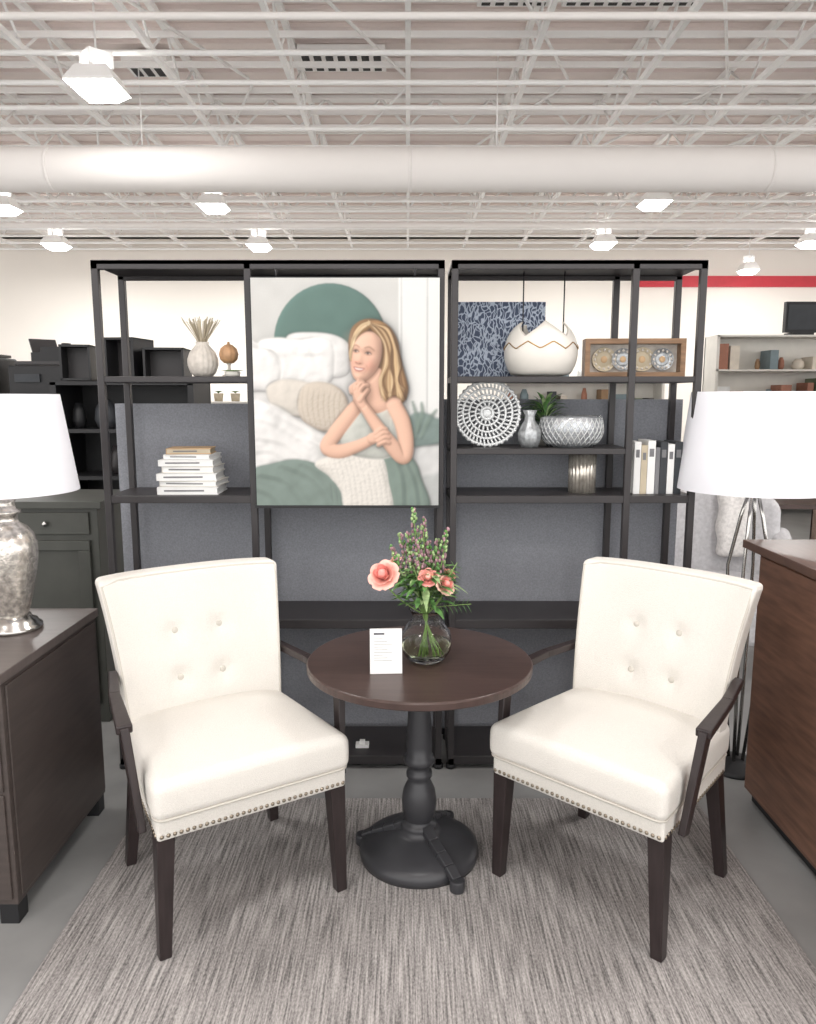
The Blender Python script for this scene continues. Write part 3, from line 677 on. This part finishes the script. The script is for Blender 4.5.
# ---------------- cabinets ----------------
b=MB(); b.bb(-1.95,-1.225,2.18,2.875,0.07,0.80,'cab_l'); b.bb(-1.96,-1.215,2.16,2.89,0.80,0.832,'cab_top')
b.bb(-1.93,-1.25,2.20,2.86,0.04,0.07,'bblack')
for (x,y) in((-1.26,2.215),(-1.26,2.84),(-1.9,2.215),(-1.9,2.84)): b.box((x,y,0.035),(0.06,0.06,0.07),'bblack')
b.bb(-1.226,-1.219,2.20,2.865,0.09,0.785,'cab_l'); b.bb(-1.93,-1.24,2.172,2.18,0.45,0.785,'cab_l'); b.bb(-1.93,-1.24,2.172,2.18,0.09,0.44,'cab_l')
b.obj('nightstand_cabinet',bevel=0.003)
b=MB(); b.bb(1.395,2.0,1.55,2.95,0.05,1.045,'walnut'); b.bb(1.362,2.02,1.53,3.04,1.045,1.078,'walnut_top'); b.bb(1.42,1.98,1.58,2.93,0,0.05,'bblack')
b.bb(1.388,1.395,2.26,2.93,0.07,1.03,'walnut'); b.bb(1.388,1.395,1.57,2.245,0.07,1.03,'walnut')
for y in(2.2,2.31): b.cyl((1.375,y,0.52),(1.375,y,0.66),0.006,'chrome',8)
b.obj('walnut_sideboard',bevel=0.003)
b=MB(); b.bb(-2.5,-1.53,3.7,4.15,0.0,1.11,'greencab'); b.bb(-2.53,-1.50,3.67,4.18,1.11,1.145,'greencab')
for (x0,x1) in((-2.46,-2.02),(-1.99,-1.57)):
    b.bb(x0,x1,3.685,3.70,0.98,1.09,'greencab')
    for (a,c,d,f) in((x0,x1,0.90,0.95),(x0,x1,0.1,0.16),(x0,x0+0.06,0.16,0.90),(x1-0.06,x1,0.16,0.90)): b.bb(a,c,3.68,3.70,d,f,'greencab')
for x in (-2.06,-1.94,-1.78,-2.24): b.sph((x,3.67,0.78 if abs(x+2)<0.1 else 1.035),0.014,'chrome',10,6)
b.obj('dark_green_cabinet',bevel=0.003)

# ---------------- lamps ----------------
le=empty('table_lamp',(-1.405,2.62,0.832))
b=MB(); b.lathe([(0,0),(0.092,0),(0.095,0.006),(0.094,0.016),(0.080,0.022),(0.080,0.032),(0.062,0.040),(0.058,0.052),(0.0,0.052)],'chrome',48)
b.obj('foot',parent=le)
b=MB(); b.lathe([(0.05,0.050),(0.052,0.06),(0.062,0.09),(0.076,0.15),(0.090,0.22),(0.097,0.27),(0.096,0.31),(0.086,0.345),(0.064,0.372),(0.044,0.385),(0.040,0.395),(0.040,0.41),(0.050,0.418),(0.050,0.426),(0.038,0.432),(0.032,0.45),(0.036,0.465),(0.02,0.475),(0,0.475)],'mercury',48); b.obj('mercury_glass_body',parent=le)
b=MB(); b.cyl((0,0,0.47),(0,0,0.60),0.008,'chrome',10)
b.lathe([(0.246,0.495),(0.200,0.828),(0.198,0.828),(0.244,0.495)],'shade',72,caps=False)
for a in(0,2.09,4.18): b.cyl((0,0,0.8),(0.198*math.cos(a),0.198*math.sin(a),0.818),0.003,'chrome',6)
b.cyl((0,0,0.6),(0,0,0.82),0.004,'chrome',6); b.sph((0,0,0.62),0.035,'white'); b.obj('lamp_shade',parent=le)
le=empty('tripod_floor_lamp',(1.475,3.22,0))
b=MB(); b.lathe([(0,0),(0.125,0),(0.128,0.012),(0.11,0.022),(0.05,0.03),(0.03,0.045),(0,0.045)],'bblack',48)
b.obj('base',parent=le)
b=MB()
for k in range(4):
    a=math.radians(45+k*90+8); d=Vector((math.cos(a),math.sin(a),0))
    b.tube([d*0.015+Vector((0,0,1.26)),d*0.045+Vector((0,0,1.14)),d*0.085+Vector((0,0,0.92)),d*0.07+Vector((0,0,0.5)),d*0.03+Vector((0,0,0.04))],0.008,'chrome',8)
b.cyl((0,0,1.24),(0,0,1.44),0.012,'chrome',12); b.sph((0,0,1.26),0.022,'chrome'); b.obj('rods',parent=le)
b=MB(); b.lathe([(0.315,1.262),(0.272,1.672),(0.270,1.672),(0.313,1.262)],'shade',72,caps=False)
for a in(0,2.09,4.18): b.cyl((0,0,1.6),(0.27*math.cos(a),0.27*math.sin(a),1.66),0.003,'chrome',6)
b.cyl((0,0,1.4),(0,0,1.62),0.004,'chrome',6); b.sph((0,0,1.46),0.035,'white'); b.obj('lamp_shade',parent=le)

# ---------------- shelf decor ----------------
Z1,Z2,Z3=1.735,1.435,1.235
b=MB(); b.lathe([(0.0,0),(0.035,0),(0.052,0.018),(0.064,0.05),(0.064,0.075),(0.054,0.105),(0.034,0.128),(0.026,0.138),(0.028,0.148),(0.022,0.148),(0.02,0.13),(0,0.12)],'offwhite',64,rib=0.03,ribn=18)
r_=random.Random(2)
for k in range(80):
    a=r_.uniform(0,6.28); s_=r_.uniform(0.02,0.085); b.tube([(0,0,0.1),(s_*0.3*math.cos(a),s_*0.3*math.sin(a),0.16),(s_*math.cos(a),s_*math.sin(a)*0.8,0.235+r_.uniform(-.01,.018))],0.0016,'reed',4)
b.obj('reed_vase',(-0.885,3.34,Z1))
b=MB(); b.lathe([(0,0),(0.03,0),(0.03,0.008),(0.008,0.016),(0.006,0.05),(0.012,0.06),(0.0,0.06)],'offwhite',24); b.lathe([(0,0.058),(0.02,0.06),(0.036,0.075),(0.041,0.098),(0.034,0.122),(0.018,0.136),(0.006,0.140),(0.005,0.150),(0,0.150)],'gourd',48,rib=0.04,ribn=10)
b.obj('orange_gourd_ornament',(-0.775,3.35,Z1))
b=MB()
for k in range(24): a=k*2.4; b.leaf((0.02*math.cos(a),0.02*math.sin(a),0.02),(math.cos(a),math.sin(a),0.7),0.035,0.014,'leaf2',.4,3)
b.lathe([(0,0),(0.03,0),(0.034,0.022),(0,0.022)],'white',20); b.obj('mini_succulent',(-0.745,3.28,Z1))
b=MB(); z=0
for i,(w_,d_,h,m) in enumerate([(0.26,0.2,0.034,'paper'),(0.25,0.19,0.026,'white'),(0.255,0.2,0.032,'paper'),(0.225,0.18,0.03,'white'),(0.235,0.185,0.028,'paper'),(0.205,0.16,0.022,'paper'),(0.19,0.15,0.026,'tan')]):
    T=Matrix.Rotation(math.radians([2,-3,4,-2,3,-4,6][i]),4,'Z'); ox=[0,.01,-.005,.008,-.006,.005,0][i]
    b.bb(-w_/2+ox,w_/2+ox,-d_/2,d_/2,z,z+0.004,m,T); b.bb(-w_/2+ox,w_/2+ox,-d_/2,d_/2,z+h-0.005,z+h-0.001,m,T)
    b.bb(-w_/2+ox+0.004,w_/2+ox-0.004,-d_/2+0.001,d_/2-0.004,z+0.004,z+h-0.005,'paper' if i<6 else 'reed',T); b.bb(-w_/2+ox,-w_/2+ox+0.003,-d_/2,d_/2,z,z+h-0.001,m,T)
    b.bb(-w_/2+ox+0.03,w_/2+ox-0.06,-d_/2-0.0006,-d_/2+0.0012,z+h*0.4,z+h*0.6,'bookgray',T); z+=h
b.obj('book_stack',(-0.95,3.34,Z3))
b=MB(); n=96; k=16; vs=[]
def rimz(t): 
    u=(t*5/(2*math.pi))%1.0; return 0.165+0.065*(1-abs(2*u-1))
def er(z):
    h=0.25; q=(z/h-0.42)/0.62; return 0.158*math.sqrt(max(0.02,1-q*q*0.98))
PHS=2.2
for sh2 in(0,1):
    for i in range(k+1):
        for j in range(n):
            t=2*math.pi*j/n+0.0; z=rimz(t+PHS)*i/k; r=er(z)*(1 if i>0 else 0.55)-0.008*sh2; vs.append((r*math.cos(t),r*math.sin(t),z+(0.006*sh2 if i==0 else 0)))
fs=[]
for sh2 in(0,1):
    o_=sh2*(k+1)*n
    for i in range(k):
        for j in range(n):
            f=(o_+i*n+j,o_+i*n+(j+1)%n,o_+(i+1)*n+(j+1)%n,o_+(i+1)*n+j); fs.append(f if sh2==0 else f[::-1])
o_=(k+1)*n
for j in range(n): fs.append((k*n+j,k*n+(j+1)%n,o_+k*n+(j+1)%n,o_+k*n+j))
fs.append(tuple(range(n))[::-1]); b.add(vs,fs,'white',True)
b.tube([((er(rimz(2*math.pi*j/n+PHS))-0.004)*math.cos(2*math.pi*j/n),(er(rimz(2*math.pi*j/n+PHS))-0.004)*math.sin(2*math.pi*j/n),rimz(2*math.pi*j/n+PHS)) for j in range(n)],0.004,'offwhite',6,closed=True)
zz=lambda t:0.115+0.03*abs(((t*9/(2*math.pi))%1)*2-1)
b.tube([((er(zz(2*math.pi*j/n))+0.001)*math.cos(2*math.pi*j/n),(er(zz(2*math.pi*j/n))+0.001)*math.sin(2*math.pi*j/n),zz(2*math.pi*j/n)) for j in range(n)],0.0025,'gold',5,closed=True)
for x in(-0.08,0.095): b.cyl((x,0,0.19),(x,0,2.18-Z1),0.003,'bblack',6)
b.obj('cracked_egg_bowl',(0.575,3.36,Z1))
b=MB(); b.bb(-0.2,0.2,0,0.02,0,0.335,'art'); b.obj('navy_foliage_art',(0.415,3.494,Z1))
b=MB(); W_,H_=0.215,0.165
b.bb(-W_,W_,-0.03,0.05,0,0.022,'woodlight'); b.bb(-W_,W_,-0.03,0.05,H_-0.022,H_,'woodlight'); b.bb(-W_,-W_+0.022,-0.03,0.05,0.022,H_-0.022,'woodlight'); b.bb(W_-0.022,W_,-0.03,0.05,0.022,H_-0.022,'woodlight')
b.bb(-W_+0.02,W_-0.02,0.03,0.045,0.02,H_-0.02,'offwhite')
TX=Matrix.Rotation(math.radians(90),4,'X')
for i,x in enumerate((-0.125,-0.045,0.04,0.125)):
    Tp=Matrix.Translation((x,0.022-0.008*(i%2),0.078))@TX
    R_=0.048 if i%2 else 0.052
    b.lathe([(0,0.006),(R_*0.55,0.006),(R_*0.62,0.002),(R_*0.9,0.010),(R_,0.014),(R_,0.0),(0,0)],'silver' if i%2 else 'reed',32,T=Tp)
    for q in range(12):
        a=2*math.pi*q/12; b.sph((x+R_*0.78*math.cos(a),0.010-0.008*(i%2),0.078+R_*0.78*math.sin(a)),(0.006,0.003,0.006),'offwhite',6,4)
    b.sph((x,0.014-0.008*(i%2),0.078),(R_*0.3,0.004,R_*0.3),'tan',12,6)
b.obj('framed_plate_display',(0.985,3.38,Z1),math.radians(-3),bevel=0.002)
b=MB()
def tor(R,r,m='plate'): b.tube([(R*math.cos(t),0.012-0.03*(R/0.14)**2,R*math.sin(t)+0.145) for t in np.linspace(0,2*math.pi,48,endpoint=False)],r,m,6,closed=True)
for R,r in((0.136,0.007),(0.108,0.006),(0.080,0.0055),(0.052,0.0055),(0.025,0.009)): tor(R,r)
b.sph((0,0.012,0.145),(0.022,0.006,0.022),'plate')
RR=[0.025,0.052,0.080,0.108,0.136]
for q in range(4):
    nn_=[14,22,34,46][q]
    for i in range(nn_):
        t=2*math.pi*(i+0.5*(q%2))/nn_; f=lambda R,t:(R*math.cos(t),0.012-0.03*(R/0.14)**2,R*math.sin(t)+0.145)
        b.tube([f(RR[q],t),f(RR[q+1],t+0.06)],[0.0042,0.0054],'plate',6)
for i in range(34):
    t=2*math.pi*i/34; b.sph((0.138*math.cos(t),-0.017,0.145+0.138*math.sin(t)),0.0095,'plate',8,5)
b.box((0,0.03,0.006),(0.12,0.05,0.012),'black'); b.cyl((0,0.05,0.01),(0,0.03,0.1),0.004,'black')
b.obj('lattice_glass_plate',(0.345,3.33,Z2+0.0))
b=MB(); b.lathe([(0,0),(0.034,0),(0.046,0.03),(0.048,0.06),(0.036,0.095),(0.022,0.115),(0.02,0.135),(0.03,0.16),(0.026,0.16),(0.016,0.135),(0,0.12)],'silver',40,rib=0.04,ribn=12); b.obj('silver_bud_vase',(0.524,3.29,Z2))
b=MB(); b.lathe([(0,0),(0.10,0),(0.128,0.035),(0.138,0.08),(0.132,0.125),(0.125,0.135),(0.118,0.13),(0.12,0.08),(0.09,0.02),(0,0.015)],'cutglass',64)
for i in range(32):
    for s_ in(-1,1):
        pts=[]
        for q in range(9):
            z_=0.01+q*0.0145; t=2*math.pi*i/32+s_*q*0.065; R=[0.106,0.12,0.13,0.136,0.139,0.139,0.137,0.134,0.13][q]; pts.append((R*math.cos(t),R*math.sin(t),z_))
        b.tube(pts,0.0026,'plate',4)
b.obj('cut_glass_bowl',(0.715,3.35,Z2))
b=MB(); b.lathe([(0,0),(0.03,0),(0.036,0.09),(0.032,0.09),(0,0.08)],'white',32)
for i in range(90):
    a=r_.uniform(0,6.28); b.leaf((0.02*math.cos(a),0.02*math.sin(a),0.085+r_.uniform(0,.10)),(math.cos(a),0.25*math.sin(a),r_.uniform(0.2,1.3)),r_.uniform(.06,.13),0.02,'leaf' if i%3 else 'leaf2',0.4)
b.obj('potted_fern',(0.615,3.455,Z2))
b=MB(); b.lathe([(0,0),(0.056,0),(0.058,0.17),(0.05,0.17),(0.048,0.03),(0,0.03)],'silverglass',96,rib=0.05,ribn=20); b.obj('ribbed_cylinder_vase',(0.765,3.33,Z3))
b=MB(); x=0
for w_,h,m in[(0.03,0.225,'paper'),(0.028,0.21,'reed'),(0.034,0.23,'paper'),(0.02,0.2,'bookgray'),(0.032,0.225,'bookdark'),(0.03,0.215,'paper'),(0.034,0.225,'bookdark')]:
    b.bb(x,x+w_-0.002,-0.07,0.08,0,h,m); b.bb(x+0.006,x+w_-0.008,-0.0705,-0.07,h*0.7,h*0.85,'bookgray'); x+=w_
b.obj('book_row',(0.975,3.34,Z3),bevel=0.002)
b=MB(); b.bb(-0.03,0.03,-0.02,0.02,0,0.015,'paper'); b.bb(-0.012,0.012,-0.01,0.01,0.015,0.03,'paper'); b.obj('price_tag_holder',(-0.21,3.3,0.06))

# ---------------- background ----------------
cols=[C(200,190,175),C(90,85,82),C(225,225,222),C(150,120,90),C(60,62,66),C(120,135,140),C(160,110,90),C(215,205,190),C(110,120,95)]
PM=[mat('product_%d'%i,c,0.6) for i,c in enumerate(cols)]
def gondola(name,x0,x1,y,z1,ns,fm,seed,depth=0.45,fill=0.85,pm=None,top=True):
    r=random.Random(seed); b=MB(); pm=pm or PM
    b.bb(x0,x1,y+depth-0.03,y+depth,0,z1,fm)
    for x in (x0,x1-0.04): b.bb(x,x+0.04,y,y+depth,0,z1,fm)
    for i in range(ns+1):
        z=0.12+(z1-0.14)*i/ns; b.bb(x0+.001,x1-.001,y,y+depth-0.01,z,z+0.025,fm)
        if i<ns or top:
            x=x0+0.06; gap=(z1-0.14)/ns-0.05
            while x<x1-0.12:
                w_=r.uniform(0.08,0.24); h=gap*r.uniform(0.35,0.85) if i<ns else r.uniform(0.1,0.28)
                if x+w_>x1-0.05: break
                if r.random()<fill:
                    if r.random()<0.6: b.bb(x,x+w_,y+0.05,y+depth-0.08,z+0.025,z+0.025+h,r.choice(pm))
                    else: b.lathe([(w_*0.3,0),(w_*0.45,h*0.3),(w_*0.4,h*0.7),(w_*0.2,h)],r.choice(pm),14,c=(x+w_/2,y+0.18,z+0.025))
                x+=w_+r.uniform(0.02,0.1)
    return b.obj(name)
gondola('display_gondola',4.7,6.3,8.3,2.05,4,'woodfar',1)
gondola('display_gondola',4.3,6.6,10.8,2.5,5,'white',2,top=False)
gondola('display_gondola',6.3,9.5,13.0,2.4,4,'woodfar',3)
gondola('display_gondola',1.5,4.0,12.0,1.9,4,'white',4)
gondola('display_gondola',-3.3,-0.6,7.6,1.60,4,'white',5,top=False)
gondola('display_gondola',-9.5,-4.6,11.5,1.8,4,'bblack',6)
DK=[PM[4],PM[1],M['bblack'],M['black']]
gondola('black_bookcase',-2.42,-1.45,5.2,1.75,5,'bblack',8,pm=DK,top=False)
gondola('black_bookcase',-4.4,-2.35,5.8,1.60,4,'bblack',9,pm=DK,top=False)
def crate(x,y,z,w_,h,d=0.3,rz_=0.0,shelf=True):
    b=MB(); t=0.015
    b.bb(-w_/2,w_/2,d-t,d,0,h,'bblack'); b.bb(-w_/2,w_/2,0,d,0,t,'bblack'); b.bb(-w_/2,w_/2,0,d,h-t,h,'bblack'); b.bb(-w_/2,-w_/2+t,0,d,0,h,'bblack'); b.bb(w_/2-t,w_/2,0,d,0,h,'bblack'); b.bb(-w_/2+t,w_/2-t,d*0.5,d*0.5+t,t,h-t,'black')
    b.obj('black_cube_organizer',(x,y,z),rotz=rz_)
crate(-2.26,5.25,1.762,0.20,0.24,rz_=0.15); crate(-1.97,5.28,1.762,0.21,0.29,rz_=-0.15); crate(-1.66,5.25,1.762,0.27,0.22,rz_=0.1)
e=empty('office_printer',(-2.80,5.82,1.612))
b=MB(); b.rbox((0,0.2,0.14),(0.23,0.18,0.14),0.02,'bblack',(3,3,3)); b.bb(-0.2,0.2,-0.06,0.05,0.05,0.065,'black'); b.bb(-0.21,0.21,0.1,0.34,0.285,0.31,'black')
b.bb(-0.17,0.02,0.0,0.02,0.15,0.21,'bookdark'); b.bb(-0.12,0.18,0.18,0.34,0.31,0.38,'bblack'); b.beam((-0.05,0.3,0.35),(-0.12,0.38,0.49),0.2,0.012,'black',0.2,0.012)
b.cyl((0.15,0.2,0.31),(0.15,0.2,0.45),0.035,'bblack',14); b.box((0.02,0.25,0.40),(0.16,0.08,0.05),'bblack'); b.obj('body',parent=e)
e=empty('office_printer',(-3.36,5.85,1.612))
b=MB(); b.rbox((0,0.2,0.17),(0.22,0.18,0.17),0.02,'bblack',(3,3,3)); b.bb(-0.18,0.18,-0.06,0.05,0.08,0.095,'black'); b.bb(-0.19,0.19,0.05,0.34,0.345,0.365,'black'); b.bb(-0.1,0.1,0.0,0.02,0.2,0.26,'bookdark'); b.obj('body',parent=e)
b=MB()
for i in range(14):
    x=i*0.17; b.lathe([(0.04,0),(0.05,0.08),(0,0.08)],'reed' if i%3 else 'bookgray',14,c=(x,0,0))
    for k in range(16): a=k*2.4+i; b.leaf((x,0,0.08),(math.cos(a),math.sin(a),0.9),0.08,0.03,'leaf' if i%2 else 'leaf2',.4,3)
b.obj('potted_plant_row',(-3.1,7.75,1.607))
b=MB(); b.bb(-0.25,0.25,0,0.08,0.04,0.46,'bblack'); b.bb(-0.22,0.22,-0.01,0,0.08,0.42,'bookdark'); b.box((0.0,0.1,0.02),(0.3,0.26,0.04),'bblack'); b.box((0.34,0.1,0.18),(0.08,0.2,0.36),'bblack'); b.obj('black_monitor',(5.55,10.95,2.51))
e=empty('gray_lounge_chair',(1.93,4.6,0),math.radians(-18))
b=MB(); b.rbox((0,0,0.33),(0.36,0.34,0.12),0.05,'lightfab',(10,10,4)); b.rbox((0,0.02,0.47),(0.28,0.30,0.06),0.04,'lightfab',(10,10,3)); b.obj('seat',parent=e)
b=MB(); b.rbox((0,0.33,0.70),(0.36,0.07,0.38),0.065,'lightfab',(14,4,14),lambda x,y,z:(x,y+0.12*(z+0.36)-0.14*(x/0.37)**2,z-0.09*(x/0.37)**2)); b.obj('backrest',parent=e)
b=MB()
for s_ in(-1,1):
    b.rbox((s_*0.37,0.02,0.47),(0.06,0.34,0.22),0.055,'lightfab',(4,10,6),lambda x,y,z:(x,y,z+0.22*(y+0.33)))
    for y in(-0.28,0.3): b.beam((s_*0.32,y,0.22),(s_*0.34,y,0),0.04,0.04,'chairwood',0.025,0.025)
b.obj('arms_and_legs',parent=e)
b=MB(); b.rbox((0.08,0.31,0.87),(0.09,0.09,0.24),0.04,'throw',(12,4,14),lambda x,y,z:(x+0.008*math.sin(z*30),y+0.10*(z+0.25)-0.012+0.008*math.sin(x*45),z)); b.obj('throw_blanket',parent=e)
b=MB(); b.bb(-0.6,0.6,-0.3,0.3,0.72,0.76,'espresso')
for x in(-0.55,0.55):
    for y in(-0.25,0.25): b.box((x,y,0.36),(0.05,0.05,0.72),'espresso')
b.bb(-0.55,0.55,-0.25,0.25,0.2,0.23,'espresso'); b.lathe([(0.05,0),(0.09,0.1),(0.04,0.2),(0.05,0.22)],'white',20,c=(0.1,0,0.76)); b.obj('console_table',(3.6,6.6,0))
b=MB(); b.rbox((0,0,0.3),(0.9,0.4,0.18),0.05,'grayfab',(10,8,4)); b.rbox((0,0.35,0.6),(0.9,0.12,0.28),0.06,'grayfab',(10,4,6)); b.rbox((-0.85,0,0.45),(0.1,0.42,0.2),0.05,'grayfab',(4,8,4)); b.rbox((0.85,0,0.45),(0.1,0.42,0.2),0.05,'grayfab',(4,8,4))
for x in(-.8,.8):
    for y in(-.3,.3): b.cyl((x,y,0),(x,y,0.15),0.02,'chairwood',8)
b.obj('gray_sofa',(5.6,7.0,0),math.radians(-30))

# ---------------- camera ----------------
cam=bpy.data.cameras.new('Camera'); cam.sensor_fit='VERTICAL'; cam.sensor_height=36; cam.lens=760/1024*36; cam.clip_end=100
co_=bpy.data.objects.new('Camera',cam); S.collection.objects.link(co_); co_.location=(0,0,1.65); co_.rotation_euler=(math.radians(90-8.6),0,0); S.camera=co_
